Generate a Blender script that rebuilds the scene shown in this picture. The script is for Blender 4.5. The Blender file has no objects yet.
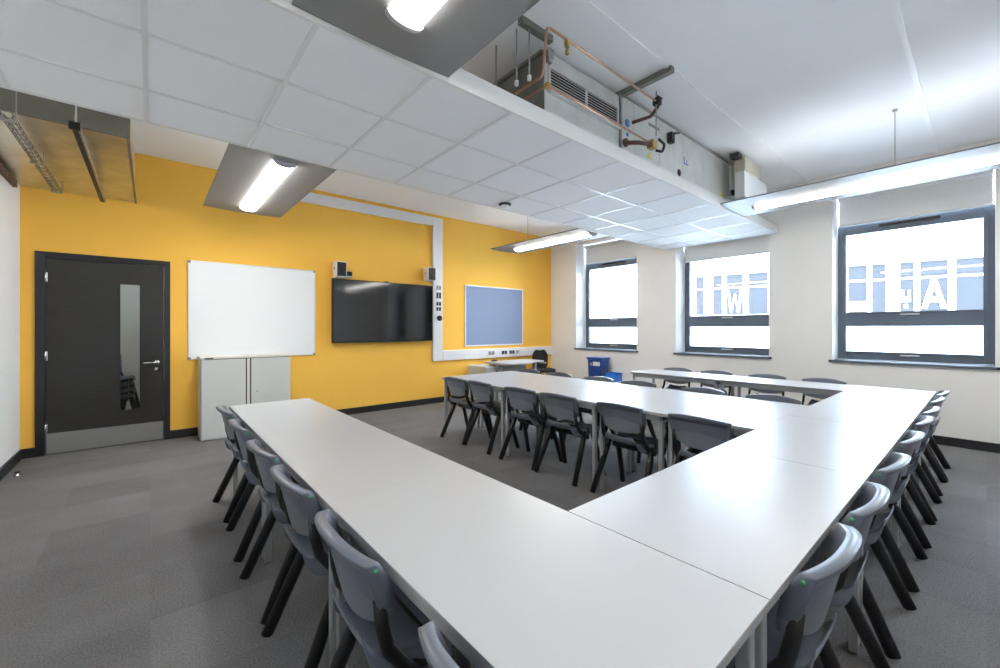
import bpy, bmesh, math
from mathutils import Vector, Matrix

scene = bpy.context.scene
col = scene.collection
PI = math.pi

# ------------------------------------------------------------------ camera, world, exposure
cam_data = bpy.data.cameras.new('camera')
cam_data.sensor_width = 36.0
cam_data.lens = 14.851
cam_data.shift_y = -0.00538
cam_data.clip_start = 0.02
cam_data.clip_end = 200
cam = bpy.data.objects.new('camera', cam_data)
cam.location = (0, 0, 1.35)
cam.rotation_euler = (math.radians(90), 0, -0.7032)
col.objects.link(cam)
scene.camera = cam

world = bpy.data.worlds.new('sky')
scene.world = world
world.use_nodes = True
wn = world.node_tree.nodes
wl = world.node_tree.links
wn.clear()
w_out = wn.new('ShaderNodeOutputWorld')
w_bg = wn.new('ShaderNodeBackground')
w_tc = wn.new('ShaderNodeTexCoord')
w_sep = wn.new('ShaderNodeSeparateXYZ')
w_ramp = wn.new('ShaderNodeValToRGB')
w_ramp.color_ramp.elements[0].position = 0.0
w_ramp.color_ramp.elements[0].color = (0.77, 0.86, 1.0, 1)
w_ramp.color_ramp.elements[1].position = 1.0
w_ramp.color_ramp.elements[1].color = (0.62, 0.78, 1.0, 1)
wl.new(w_tc.outputs['Generated'], w_sep.inputs[0])
wl.new(w_sep.outputs['Z'], w_ramp.inputs[0])
wl.new(w_ramp.outputs[0], w_bg.inputs['Color'])
w_bg.inputs['Strength'].default_value = 5.0
wl.new(w_bg.outputs[0], w_out.inputs['Surface'])

scene.view_settings.view_transform = 'Standard'
scene.view_settings.look = 'None'
scene.view_settings.exposure = 2.48
scene.cycles.diffuse_bounces = 8
scene.cycles.max_bounces = 14
scene.view_settings.gamma = 1.0
scene.view_settings.use_curve_mapping = False

TUBE_POWER = 9.0
TUBE_NEAR = 4.5
UPLIGHT_POWER = 1.5

# ------------------------------------------------------------------ materials
MATS = {}
def mat(name, c, rough=0.5, metal=0.0, noise=0.0, nscale=20.0, bump=0.0, bscale=200.0, spec=0.5, stretch=None, emit=None):
    if name in MATS: return MATS[name]
    m = bpy.data.materials.new(name); m.use_nodes = True
    nt = m.node_tree; b = nt.nodes['Principled BSDF']
    b.inputs['Base Color'].default_value = (*c, 1)
    b.inputs['Roughness'].default_value = rough
    b.inputs['Metallic'].default_value = metal
    b.inputs['Specular IOR Level'].default_value = spec
    tc = nt.nodes.new('ShaderNodeTexCoord')
    src = tc.outputs['Object']
    if stretch:
        mp = nt.nodes.new('ShaderNodeMapping'); mp.inputs['Scale'].default_value = stretch
        nt.links.new(src, mp.inputs['Vector']); src = mp.outputs[0]
    if noise > 0:
        n = nt.nodes.new('ShaderNodeTexNoise'); n.inputs['Scale'].default_value = nscale
        n.inputs['Detail'].default_value = 4
        nt.links.new(src, n.inputs['Vector'])
        r = nt.nodes.new('ShaderNodeValToRGB')
        r.color_ramp.elements[0].position = 0.3; r.color_ramp.elements[1].position = 0.7
        r.color_ramp.elements[0].color = (*[max(0, x*(1-noise)) for x in c], 1)
        r.color_ramp.elements[1].color = (*[min(1, x*(1+noise)) for x in c], 1)
        nt.links.new(n.outputs['Fac'], r.inputs[0]); nt.links.new(r.outputs[0], b.inputs['Base Color'])
    if bump > 0:
        n2 = nt.nodes.new('ShaderNodeTexNoise'); n2.inputs['Scale'].default_value = bscale
        nt.links.new(src, n2.inputs['Vector'])
        bp = nt.nodes.new('ShaderNodeBump'); bp.inputs['Strength'].default_value = bump
        bp.inputs['Distance'].default_value = 0.002
        nt.links.new(n2.outputs['Fac'], bp.inputs['Height']); nt.links.new(bp.outputs[0], b.inputs['Normal'])
    if emit:
        b.inputs['Emission Color'].default_value = (*emit[0], 1)
        b.inputs['Emission Strength'].default_value = emit[1]
    MATS[name] = m
    return m

def glass_mat(name, tint=(0.93, 0.97, 0.98), refl=1.0):
    m = bpy.data.materials.new(name); m.use_nodes = True
    nt = m.node_tree; nt.nodes.clear()
    o = nt.nodes.new('ShaderNodeOutputMaterial'); mx = nt.nodes.new('ShaderNodeMixShader')
    t = nt.nodes.new('ShaderNodeBsdfTransparent'); t.inputs[0].default_value = (*tint, 1)
    g = nt.nodes.new('ShaderNodeBsdfGlossy'); g.inputs['Roughness'].default_value = 0.02
    f = nt.nodes.new('ShaderNodeFresnel'); f.inputs[0].default_value = 1.45
    nt.links.new(f.outputs[0], mx.inputs[0]); nt.links.new(t.outputs[0], mx.inputs[1]); nt.links.new(g.outputs[0], mx.inputs[2])
    nt.links.new(mx.outputs[0], o.inputs[0])
    return m

def carpet_mat():
    m = bpy.data.materials.new('carpet'); m.use_nodes = True
    nt = m.node_tree; b = nt.nodes['Principled BSDF']
    b.inputs['Roughness'].default_value = 0.95
    b.inputs['Specular IOR Level'].default_value = 0.15
    tc = nt.nodes.new('ShaderNodeTexCoord')
    # one tone per 0.5 m tile
    sc = nt.nodes.new('ShaderNodeVectorMath'); sc.operation = 'SCALE'; sc.inputs['Scale'].default_value = 2.0
    fl = nt.nodes.new('ShaderNodeVectorMath'); fl.operation = 'FLOOR'
    wnz = nt.nodes.new('ShaderNodeTexWhiteNoise'); wnz.noise_dimensions = '2D'
    nt.links.new(tc.outputs['Object'], sc.inputs[0]); nt.links.new(sc.outputs[0], fl.inputs[0]); nt.links.new(fl.outputs[0], wnz.inputs['Vector'])
    n = nt.nodes.new('ShaderNodeTexNoise'); n.inputs['Scale'].default_value = 2.2; n.inputs['Detail'].default_value = 3
    mp = nt.nodes.new('ShaderNodeMapping'); mp.inputs['Scale'].default_value = (1, 1.6, 1)
    nt.links.new(tc.outputs['Object'], mp.inputs['Vector']); nt.links.new(mp.outputs[0], n.inputs['Vector'])
    fine = nt.nodes.new('ShaderNodeTexNoise'); fine.inputs['Scale'].default_value = 120; fine.inputs['Detail'].default_value = 3
    nt.links.new(tc.outputs['Object'], fine.inputs['Vector'])
    def math_(op, a, bv):
        k = nt.nodes.new('ShaderNodeMath'); k.operation = op
        nt.links.new(a, k.inputs[0])
        if isinstance(bv, float): k.inputs[1].default_value = bv
        else: nt.links.new(bv, k.inputs[1])
        return k.outputs[0]
    a = math_('MULTIPLY', wnz.outputs['Value'], 0.13)
    c2 = math_('MULTIPLY', n.outputs['Fac'], 0.25)
    c3 = math_('MULTIPLY', fine.outputs['Fac'], 0.95)
    s = math_('ADD', math_('ADD', a, c2), c3)
    r = nt.nodes.new('ShaderNodeValToRGB')
    r.color_ramp.elements[0].position = 0.25; r.color_ramp.elements[0].color = (0.072, 0.070, 0.071, 1)
    r.color_ramp.elements[1].position = 1.05; r.color_ramp.elements[1].color = (0.26, 0.256, 0.258, 1)
    nt.links.new(s, r.inputs[0]); nt.links.new(r.outputs[0], b.inputs['Base Color'])
    bp = nt.nodes.new('ShaderNodeBump'); bp.inputs['Strength'].default_value = 0.6; bp.inputs['Distance'].default_value = 0.004
    nt.links.new(fine.outputs['Fac'], bp.inputs['Height']); nt.links.new(bp.outputs[0], b.inputs['Normal'])
    return m

def panel_mat(name, c, rough, perf=True):
    """painted sheet metal with a fine perforation pattern"""
    m = mat(name, c, rough, 0.0, 0.03, 60)
    return m

M_carpet = carpet_mat()
M_white = mat('wall_paint', (0.82, 0.805, 0.77), 0.85, 0, 0.012, 3, 0.05, 300)
M_yellow = mat('yellow_paint', (0.97, 0.545, 0.075), 0.75, 0, 0.015, 2.5, 0.05, 300)
M_ceil = mat('ceiling_paint', (0.91, 0.91, 0.915), 0.9, 0, 0.012, 2)
M_skirt = mat('dark_skirting', (0.018, 0.019, 0.022), 0.45)
M_black_door = mat('black_woodgrain', (0.022, 0.021, 0.020), 0.42, 0, 0.25, 8, stretch=(1, 1, 14))
M_frame_black = mat('black_gloss_frame', (0.014, 0.015, 0.02), 0.35)
M_steel = mat('brushed_steel', (0.42, 0.42, 0.41), 0.38, 0.85, 0.06, 40, stretch=(1, 1, 20))
M_silver = mat('silver_paint', (0.42, 0.43, 0.44), 0.38, 0.5)
M_chrome = mat('chrome', (0.75, 0.75, 0.75), 0.15, 1.0)
M_top = mat('white_laminate', (0.475, 0.48, 0.49), 0.30, 0, 0.008, 4, spec=0.5)
M_edge = mat('grey_edging', (0.34, 0.34, 0.34), 0.5)
M_plastic = mat('charcoal_plastic', (0.135, 0.155, 0.195), 0.32, 0, 0.04, 90, 0.25, 900)
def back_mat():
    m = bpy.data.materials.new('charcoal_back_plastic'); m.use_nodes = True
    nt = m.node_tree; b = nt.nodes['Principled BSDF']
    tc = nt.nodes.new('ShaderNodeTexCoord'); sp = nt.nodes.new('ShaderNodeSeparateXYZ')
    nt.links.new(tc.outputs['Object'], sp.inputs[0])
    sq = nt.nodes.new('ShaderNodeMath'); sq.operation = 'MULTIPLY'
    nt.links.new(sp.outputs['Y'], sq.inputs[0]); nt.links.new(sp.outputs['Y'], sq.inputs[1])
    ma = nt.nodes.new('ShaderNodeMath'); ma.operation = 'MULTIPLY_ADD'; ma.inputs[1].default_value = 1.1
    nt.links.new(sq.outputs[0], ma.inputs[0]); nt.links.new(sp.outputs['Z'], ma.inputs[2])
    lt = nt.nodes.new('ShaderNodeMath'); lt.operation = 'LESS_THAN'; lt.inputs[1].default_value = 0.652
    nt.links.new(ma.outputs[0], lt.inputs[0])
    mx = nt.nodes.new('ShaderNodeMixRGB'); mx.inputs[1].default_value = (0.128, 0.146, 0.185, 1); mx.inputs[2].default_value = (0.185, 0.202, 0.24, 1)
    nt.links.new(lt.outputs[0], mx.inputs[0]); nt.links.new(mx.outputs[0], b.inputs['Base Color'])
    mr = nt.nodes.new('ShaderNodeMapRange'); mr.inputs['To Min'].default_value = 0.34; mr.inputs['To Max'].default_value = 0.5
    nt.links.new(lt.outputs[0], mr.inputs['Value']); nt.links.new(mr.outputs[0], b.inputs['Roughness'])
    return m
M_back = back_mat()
M_plastic_leg = mat('black_plastic', (0.012, 0.013, 0.016), 0.4)
M_green = mat('green_badge', (0.05, 0.30, 0.10), 0.5)
M_wb = mat('whiteboard', (0.83, 0.85, 0.85), 0.16)
M_alu = mat('aluminium_trim', (0.68, 0.69, 0.70), 0.35, 0.6)
M_cab = mat('cabinet_paint', (0.60, 0.61, 0.58), 0.5, 0, 0.01, 5)
M_cabtop = mat('cabinet_top_paint', (0.68, 0.68, 0.62), 0.5)
M_screen = mat('screen_glass', (0.006, 0.007, 0.008), 0.08, spec=0.8)
M_bezel = mat('bezel_plastic', (0.01, 0.01, 0.011), 0.35)
M_cork = mat('blue_grey_felt', (0.27, 0.33, 0.47), 0.95, 0, 0.10, 160, 0.4, 400, spec=0.1)
M_trunk = mat('white_pvc', (0.80, 0.80, 0.80), 0.4)
M_socket = mat('grey_socket', (0.25, 0.26, 0.28), 0.4)
M_black = mat('black_abs', (0.012, 0.012, 0.013), 0.45)
M_wframe = mat('window_aluminium', (0.115, 0.145, 0.185), 0.45, 0.1)
M_blind = mat('blind_fabric', (0.78, 0.78, 0.76), 0.9, 0, 0.02, 60)
M_reveal = mat('reveal_paint', (0.86, 0.86, 0.86), 0.8)
M_glass = glass_mat('window_glass')
M_tile = mat('ceiling_tile', (0.88, 0.88, 0.89), 0.95, 0, 0.03, 300, 0.15, 500)
M_grid = mat('grid_metal', (0.76, 0.76, 0.77), 0.35, 0.0)
M_fascia = mat('fascia_paint', (0.80, 0.79, 0.76), 0.6)
M_trimw = mat('white_cover_strip', (0.92, 0.92, 0.92), 0.5)
M_wing = mat('light_grey_wing', (0.25, 0.245, 0.245), 0.5, 0, 0.02, 8)
M_diff = mat('lamp_diffuser', (0.9, 0.9, 0.9), 0.4, emit=((1.0, 0.975, 0.93), TUBE_POWER))
M_diff_near = mat('lamp_diffuser_dimmed', (0.9, 0.9, 0.9), 0.4, emit=((1.0, 0.975, 0.93), TUBE_NEAR))
M_up = mat('lamp_uplight', (0.9, 0.9, 0.9), 0.4, emit=((1.0, 0.97, 0.93), UPLIGHT_POWER))
M_endcap = mat('lamp_end_cap', (0.45, 0.45, 0.46), 0.4)
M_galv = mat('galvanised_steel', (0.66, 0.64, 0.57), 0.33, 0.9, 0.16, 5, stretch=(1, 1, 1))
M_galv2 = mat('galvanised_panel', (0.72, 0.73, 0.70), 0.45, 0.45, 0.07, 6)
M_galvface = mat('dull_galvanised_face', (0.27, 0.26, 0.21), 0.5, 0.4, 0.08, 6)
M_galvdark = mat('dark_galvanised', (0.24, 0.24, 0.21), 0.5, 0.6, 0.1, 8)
M_copper = mat('copper', (0.52, 0.29, 0.19), 0.3, 0.85, 0.1, 12)
M_brass = mat('brass', (0.62, 0.42, 0.14), 0.3, 0.9)
M_rust = mat('red_brown_pipe', (0.13, 0.05, 0.035), 0.55)
M_rod = mat('zinc_rod', (0.45, 0.45, 0.44), 0.4, 0.8)
M_beige = mat('beige_duct', (0.55, 0.50, 0.40), 0.7, 0, 0.06, 10)
M_blue = mat('dark_blue_plastic', (0.012, 0.055, 0.25), 0.35)
M_blue2 = mat('bright_blue_plastic', (0.02, 0.20, 0.75), 0.4)
M_label = mat('white_label', (0.8, 0.82, 0.86), 0.6)
M_lblue = mat('blue_sticker', (0.08, 0.28, 0.60), 0.5)
M_lyel = mat('yellow_sticker', (0.80, 0.70, 0.12), 0.5)
M_lpur = mat('purple_sticker', (0.25, 0.18, 0.5), 0.5)
M_fabric = mat('black_upholstery', (0.02, 0.02, 0.022), 0.8)
M_brown = mat('brown_batten', (0.14, 0.10, 0.07), 0.7, 0, 0.2, 10)
M_facade = mat('white_cladding', (0.80, 0.81, 0.82), 0.7)
M_fac_glass = mat('facade_glass', (0.032, 0.033, 0.037), 0.3, spec=0.08)
M_fac_tan = mat('facade_tan_panel', (0.055, 0.040, 0.016), 0.6)
M_fac_line = mat('cladding_joint', (0.09, 0.10, 0.11), 0.8)
M_letter = mat('white_letter', (0.85, 0.85, 0.85), 0.7)
M_ground = mat('paving', (0.72, 0.72, 0.72), 0.9, 0, 0.1, 2)

# ------------------------------------------------------------------ mesh helpers
class MB:
    def __init__(s): s.v = []; s.f = []; s.smooth = []
    def box(s, x0, x1, y0, y1, z0, z1):
        i = len(s.v)
        s.v += [(x0,y0,z0),(x1,y0,z0),(x1,y1,z0),(x0,y1,z0),(x0,y0,z1),(x1,y0,z1),(x1,y1,z1),(x0,y1,z1)]
        for q in ((0,3,2,1),(4,5,6,7),(0,1,5,4),(1,2,6,5),(2,3,7,6),(3,0,4,7)):
            s.f.append(tuple(i+k for k in q)); s.smooth.append(False)
        return s
    def prism(s, poly, z0, z1):          # poly in xy
        i = len(s.v); n = len(poly)
        s.v += [(x,y,z0) for x,y in poly] + [(x,y,z1) for x,y in poly]
        s.f.append(tuple(i+k for k in reversed(range(n)))); s.f.append(tuple(i+n+k for k in range(n)))
        s.smooth += [False, False]
        for k in range(n):
            s.f.append((i+k, i+(k+1)%n, i+n+(k+1)%n, i+n+k)); s.smooth.append(False)
        return s
    def tube(s, pts, r, seg=12, ry=None, cap=True):
        pts = [Vector(p) for p in pts]; i = len(s.v); n = len(pts)
        rs = r if isinstance(r, (list, tuple)) else [r]*n
        d0 = (pts[1]-pts[0]).normalized()
        up = Vector((0,0,1)) if abs(d0.z) < 0.9 else Vector((1,0,0))
        a = d0.cross(up).normalized()
        for k, p in enumerate(pts):
            if k == 0: d = (pts[1]-pts[0]).normalized()
            elif k == n-1: d = (pts[-1]-pts[-2]).normalized()
            else: d = ((pts[k+1]-p).normalized() + (p-pts[k-1]).normalized()).normalized()
            a = (a - d*a.dot(d)).normalized(); b = d.cross(a)
            for j in range(seg):
                t = 2*PI*j/seg
                s.v.append(tuple(p + a*math.cos(t)*rs[k] + b*math.sin(t)*(rs[k] if ry is None else ry)))
        for k in range(n-1):
            for j in range(seg):
                s.f.append((i+k*seg+j, i+k*seg+(j+1)%seg, i+(k+1)*seg+(j+1)%seg, i+(k+1)*seg+j)); s.smooth.append(True)
        if cap:
            s.f.append(tuple(i+j for j in reversed(range(seg)))); s.f.append(tuple(i+(n-1)*seg+j for j in range(seg)))
            s.smooth += [False, False]
        return s
    def lathe(s, prof, c=(0,0,0), axis='z', seg=28):
        i = len(s.v); n = len(prof)
        for (r, h) in prof:
            for j in range(seg):
                t = 2*PI*j/seg; x, y = r*math.cos(t), r*math.sin(t)
                p = (x,y,h) if axis == 'z' else ((x,h,y) if axis == 'y' else (h,x,y))
                s.v.append((p[0]+c[0], p[1]+c[1], p[2]+c[2]))
        for k in range(n-1):
            for j in range(seg):
                s.f.append((i+k*seg+j, i+k*seg+(j+1)%seg, i+(k+1)*seg+(j+1)%seg, i+(k+1)*seg+j)); s.smooth.append(True)
        s.f.append(tuple(i+j for j in reversed(range(seg)))); s.f.append(tuple(i+(n-1)*seg+j for j in range(seg)))
        s.smooth += [False, False]
        return s
    def build(s, name, m, parent=None, bevel=0, kind=None, loc=None, rot=None):
        me = bpy.data.meshes.new(name); me.from_pydata(s.v, [], s.f)
        for p, sm in zip(me.polygons, s.smooth): p.use_smooth = sm
        bm = bmesh.new(); bm.from_mesh(me); bmesh.ops.recalc_face_normals(bm, faces=bm.faces[:]); bm.to_mesh(me); bm.free()
        me.materials.append(m)
        o = bpy.data.objects.new(name, me); col.objects.link(o)
        if parent: o.parent = parent
        if kind: o['kind'] = kind
        if loc: o.location = loc
        if rot: o.rotation_euler = rot
        if bevel:
            b = o.modifiers.new('bevel', 'BEVEL'); b.width = bevel; b.segments = 2; b.limit_method = 'ANGLE'
        return o

def B(*a): return MB().box(*a)
def tag(o, label, cat, group=None):
    o['label'] = label; o['category'] = cat
    if group: o['group'] = group
    return o
def thing(name, label, cat, loc=(0,0,0), rz=0, group=None):
    o = bpy.data.objects.new(name, None); col.objects.link(o)
    o.empty_display_size = 0.1
    o.location = loc; o.rotation_euler = (0,0,rz)
    return tag(o, label, cat, group)
def copy_tree(o, parent=None):
    c = o.copy(); col.objects.link(c)
    if parent: c.parent = parent
    for ch in list(o.children): copy_tree(ch, c)
    return c
def struct(name, mb, m, bevel=0): return mb.build(name, m, None, bevel, 'structure')

# ------------------------------------------------------------------ dimensions
D, W, L, BK, HC = 6.476, 7.028, -1.03, -3.0, 3.42
WX = 7.43                       # outer face of the window wall
struct('floor', B(L-0.1, W+0.4, BK-0.1, D+0.1, -0.1, 0.0), M_carpet)
struct('ceiling', B(L-0.1, W+0.45, BK-0.1, D+0.1, HC, HC+0.1), M_ceil)
struct('wall_left', B(L-0.1, L, BK-0.1, D+0.1, 0, HC), M_white)
struct('wall_back', B(L-0.1, W+0.4, BK-0.1, BK, 0, HC), M_white)
DX0, DX1, DZ = -0.895, 0.155, 2.14
struct('wall_front', MB().box(L, DX0, D, D+0.12, 0, HC).box(DX1, W+0.4, D, D+0.12, 0, HC).box(DX0, DX1, D, D+0.12, DZ, HC), M_yellow)
# window wall: spandrel, head and piers
WINS = [(4.28, 5.75), (2.09, 3.53), (-0.07, 1.355), (-2.25, -0.80)]  # last window is unseen, added behind the camera to bring in daylight
SILL, HEAD = 0.93, 3.19
wm = MB().box(W, WX, BK, D, 0, SILL-0.03).box(W, WX, BK, D, HEAD, HC)
edges = [D] + [e for a, b in WINS for e in (b, a)] + [BK]
for k in range(0, len(edges), 2): wm.box(W, WX, edges[k+1], edges[k], SILL-0.03, HEAD)
struct('wall_right', wm, M_white)
# skirting
struct('baseboard_left', B(L, L+0.018, BK, D, 0, 0.10), M_skirt)
struct('baseboard_front', MB().box(L+0.018, -0.925, D-0.018, D, 0, 0.10).box(0.186, W-0.018, D-0.018, D, 0, 0.10), M_skirt)
struct('baseboard_right', B(W-0.018, W, BK, D, 0, 0.10), M_skirt)
struct('baseboard_back', B(L+0.018, W-0.018, BK, BK+0.018, 0, 0.10), M_skirt)
# ceiling board cover strips
for k, y in enumerate((5.41, 4.15, 2.89, 1.635, 0.377, -0.88, -2.14)):
    struct('trim_%d' % (k+1), B(L, W, y-0.015, y+0.015, HC-0.012, HC), M_trimw)
struct('trim_8', B(L, L+0.03, BK, 6.18, 2.74, 2.81), M_brown)

# corridor seen through the door glass
CY = 8.3
struct('floor_corridor', B(-1.0, 1.6, D+0.12, CY, -0.1, 0.0), M_carpet)
struct('wall_corridor', MB().box(-1.1, 1.7, CY, CY+0.1, 0, 2.8).box(-1.1, -1.0, D+0.12, CY, 0, 2.8).box(1.6, 1.7, D+0.12, CY, 0, 2.8), M_white)
struct('ceiling_corridor', B(-1.0, 1.6, D+0.12, CY, 2.7, 2.8), M_ceil)

# ------------------------------------------------------------------ windows
def window(idx, y0, y1, blind_z):
    root = bpy.data.objects.new('window_%d' % idx, None); col.objects.link(root); root['kind'] = 'structure'
    fx0, fx1 = 7.37, 7.43
    fr = MB()
    fr.box(fx0, fx1, y0, y0+0.09, SILL, 2.78).box(fx0, fx1, y1-0.09, y1, SILL, 2.78)
    fr.box(fx0, fx1, y0+0.09, y1-0.09, SILL, 1.04).box(fx0, fx1, y0+0.09, y1-0.09, 2.64, 2.78)
    fr.box(fx0, fx1, y0+0.09, y1-0.09, 1.39, 1.565)
    fr.build('window_frame', M_wframe, root, 0.004)
    sa = MB()                                     # opening sashes, a little proud
    for (a, b) in ((1.02, 1.405), (1.55, 2.66)):
        sa.box(fx0-0.015, fx0, y0+0.055, y0+0.095, a, b).box(fx0-0.015, fx0, y1-0.095, y1-0.055, a, b)
        sa.box(fx0-0.015, fx0, y0+0.095, y1-0.095, a, a+0.025).box(fx0-0.015, fx0, y0+0.095, y1-0.095, b-0.025, b)
    sa.build('sash', M_wframe, root, 0.003)
    B(7.398, 7.402, y0+0.09, y1-0.09, 1.04, 1.39).build('pane', M_glass, root)
    B(7.398, 7.402, y0+0.09, y1-0.09, 1.565, 2.64).build('pane', M_glass, root)
    yc = (y0+y1)/2
    for z in (1.535, 1.005):
        MB().box(fx0-0.03, fx0-0.013, yc-0.10, yc-0.02, z-0.008, z+0.008).box(fx0-0.042, fx0-0.028, yc-0.075, yc+0.075, z-0.009, z+0.007).build('handle', M_alu, root, 0.003)
    B(fx0-0.025, fx0, yc-0.28, yc+0.28, 2.70, 2.735).build('trickle_vent', M_bezel, root, 0.003)
    bl = MB().box(7.335, 7.34, y0+0.02, y1-0.02, blind_z+0.02, HEAD-0.06)
    bl.tube([(7.338, y0+0.02, blind_z+0.014), (7.338, y1-0.02, blind_z+0.014)], 0.013, 10)
    bl.tube([(7.31, y0+0.02, HEAD-0.05), (7.31, y1-0.02, HEAD-0.05)], 0.035, 16)
    bl.build('roller_blind', M_blind, root)
    B(7.0, 7.37, y0+0.001, y1-0.001, SILL-0.03, SILL).build('sill_board', M_wframe, root)
    B(W-0.025, W, y0-0.03, y1+0.03, SILL-0.03, SILL).build('window_sill', M_frame_black, root, 0.004)
    # white plaster linings
    rv = MB().box(W+0.001, 7.37, y0, y0+0.006, SILL, HEAD).box(W+0.001, 7.37, y1-0.006, y1, SILL, HEAD).box(W+0.001, 7.37, y0+0.006, y1-0.006, HEAD-0.006, HEAD)
    rv.build('reveal', M_reveal, root)
    return root
for k, (a, b) in enumerate(WINS): window(k+1, a, b, 2.53 if k == 1 else 2.76)
for (a, b) in WINS:                                # light portals in the glazing
    ld = bpy.data.lights.new('window_portal', 'AREA'); ld.shape = 'RECTANGLE'; ld.size = b-a; ld.size_y = 1.8
    ld.cycles.is_portal = True
    lo = bpy.data.objects.new('window_portal', ld); col.objects.link(lo)
    lo.location = (7.46, (a+b)/2, 1.85); lo.rotation_euler = (PI/2, 0, PI/2)

# ------------------------------------------------------------------ door
dr = bpy.data.objects.new('door_1', None); col.objects.link(dr); dr['kind'] = 'structure'
fy0, fy1 = D-0.02, D+0.12
MB().box(-0.925, -0.855, fy0, fy1, 0, 2.17).box(0.13, 0.186, fy0, fy1, 0, 2.17).box(-0.855, 0.13, fy0, fy1, 2.105, 2.17).build('door_frame', M_frame_black, dr, 0.003)
lf = MB(); ly0, ly1 = D+0.0, D+0.045
gx0, gx1, gz0, gz1 = -0.265, -0.095, 0.40, 1.865
lf.box(-0.85, gx0, ly0, ly1, 0.008, 2.10).box(gx1, 0.125, ly0, ly1, 0.008, 2.10).box(gx0, gx1, ly0, ly1, 0.008, gz0).box(gx0, gx1, ly0, ly1, gz1, 2.10)
lf.build('door_leaf', M_black_door, dr)
MB().box(gx0-0.018, gx0, ly0-0.006, ly0+0.004, gz0-0.018, gz1+0.018).box(gx1, gx1+0.018, ly0-0.006, ly0+0.004, gz0-0.018, gz1+0.018).box(gx0, gx1, ly0-0.006, ly0+0.004, gz0-0.018, gz0).box(gx0, gx1, ly0-0.006, ly0+0.004, gz1, gz1+0.018).build('glazing_bead', M_frame_black, dr)
B(gx0, gx1, ly0+0.018, ly0+0.024, gz0, gz1).build('vision_panel', M_glass, dr)
B(-0.845, 0.12, ly0-0.003, ly0, 0.012, 0.228).build('kick_plate', M_steel, dr)
for z in (1.90, 1.06, 0.28):
    MB().tube([(-0.853, ly0-0.008, z-0.05), (-0.853, ly0-0.008, z+0.05)], 0.009, 10).box(-0.853, -0.835, ly0-0.004, ly0, z-0.05, z+0.05).build('hinge', M_chrome, dr)
hd = MB().lathe([(0.0, -0.001), (0.027, -0.001), (0.027, -0.009), (0.0, -0.009)], (0.065, ly0, 0.945), 'y')
hd.tube([(0.065, ly0-0.008, 0.945), (0.065, ly0-0.05, 0.945), (0.052, ly0-0.058, 0.945), (-0.065, ly0-0.058, 0.945)], 0.0095, 12)
hd.build('door_handle', M_chrome, dr)
MB().lathe([(0.0, -0.001), (0.027, -0.001), (0.027, -0.009), (0.009, -0.009), (0.009, -0.014), (0.0, -0.014)], (0.065, ly0, 0.86), 'y').build('lock_escutcheon', M_chrome, dr)
# unseen lamp, added to brighten the corridor behind the vision panel
ct = thing('added_corridor_light', 'added round white ceiling light, out of view, brightening the corridor behind the door glass', 'ceiling light', (-0.1, 7.4, 2.7))
MB().lathe([(0.0, 0), (0.20, 0), (0.20, -0.03), (0.0, -0.03)]).build('housing', M_trunk, ct)
MB().lathe([(0.0, -0.031), (0.18, -0.031), (0.15, -0.06), (0.0, -0.07)]).build('diffuser', mat('added_corridor_diffuser', (0.9, 0.9, 0.9), 0.4, emit=((0.76, 0.88, 1.0), 4.5)), ct)

ds = thing('door_stop', 'tiny chrome and black door stop on the carpet by the left wall', 'door stop', (-0.93, 5.74, 0))
MB().lathe([(0.022, 0), (0.022, 0.006), (0.014, 0.010), (0.014, 0.03)]).build('base', M_chrome, ds)
MB().lathe([(0.019, 0.030), (0.019, 0.042), (0.012, 0.046)]).build('buffer', M_black, ds)

# ------------------------------------------------------------------ things on the yellow wall
wb = thing('whiteboard', 'large white magnetic whiteboard on the yellow wall above the cabinet', 'whiteboard', (1.115, D, 1.585))
x0, x1, z0, z1 = -0.757, 0.757, -0.625, 0.625
B(x0+0.012, x1-0.012, -0.016, -0.001, z0+0.012, z1-0.012).build('board', M_wb, wb)
MB().box(x0, x0+0.014, -0.022, 0, z0, z1).box(x1-0.014, x1, -0.022, 0, z0, z1).box(x0+0.014, x1-0.014, -0.022, 0, z0, z0+0.014).box(x0+0.014, x1-0.014, -0.022, 0, z1-0.014, z1).build('frame', M_alu, wb, 0.003)
for sx in (x0, x1-0.03):
    for sz in (z0, z1-0.03):
        B(sx-0.002, sx+0.032, -0.025, 0, sz-0.002, sz+0.032).build('corner_cap', M_socket, wb, 0.006)

tv = thing('wall_television', 'large black flat television screen hung on the yellow wall', 'television', (2.96, D, 1.62))
tx0, tx1, tz0, tz1 = -0.87, 0.87, -0.49, 0.49
B(tx0, tx1, -0.115, -0.06, tz0, tz1).build('casing', M_bezel, tv, 0.006)
B(tx0+0.014, tx1-0.014, -0.1175, -0.1155, tz0+0.022, tz1-0.014).build('screen', M_screen, tv)
B(-0.35, 0.35, -0.06, 0, -0.25, 0.25).build('wall_bracket', M_black, tv)
B(-0.03, 0.03, -0.112, -0.09, tz1, tz1+0.014).build('sensor', M_black, tv)

nb = thing('notice_board', 'blue-grey felt notice board in a white frame on the yellow wall', 'notice board', (5.36, D, 1.6))
nx0, nx1, nz0, nz1 = -0.765, 0.765, -0.595, 0.595
B(nx0+0.02, nx1-0.02, -0.014, -0.001, nz0+0.02, nz1-0.02).build('felt_panel', M_cork, nb)
MB().box(nx0, nx0+0.025, -0.024, 0, nz0, nz1).box(nx1-0.025, nx1, -0.024, 0, nz0, nz1).box(nx0+0.025, nx1-0.025, -0.024, 0, nz0, nz0+0.025).box(nx0+0.025, nx1-0.025, -0.024, 0, nz1-0.025, nz1).build('frame', M_trunk, nb, 0.004)

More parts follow.
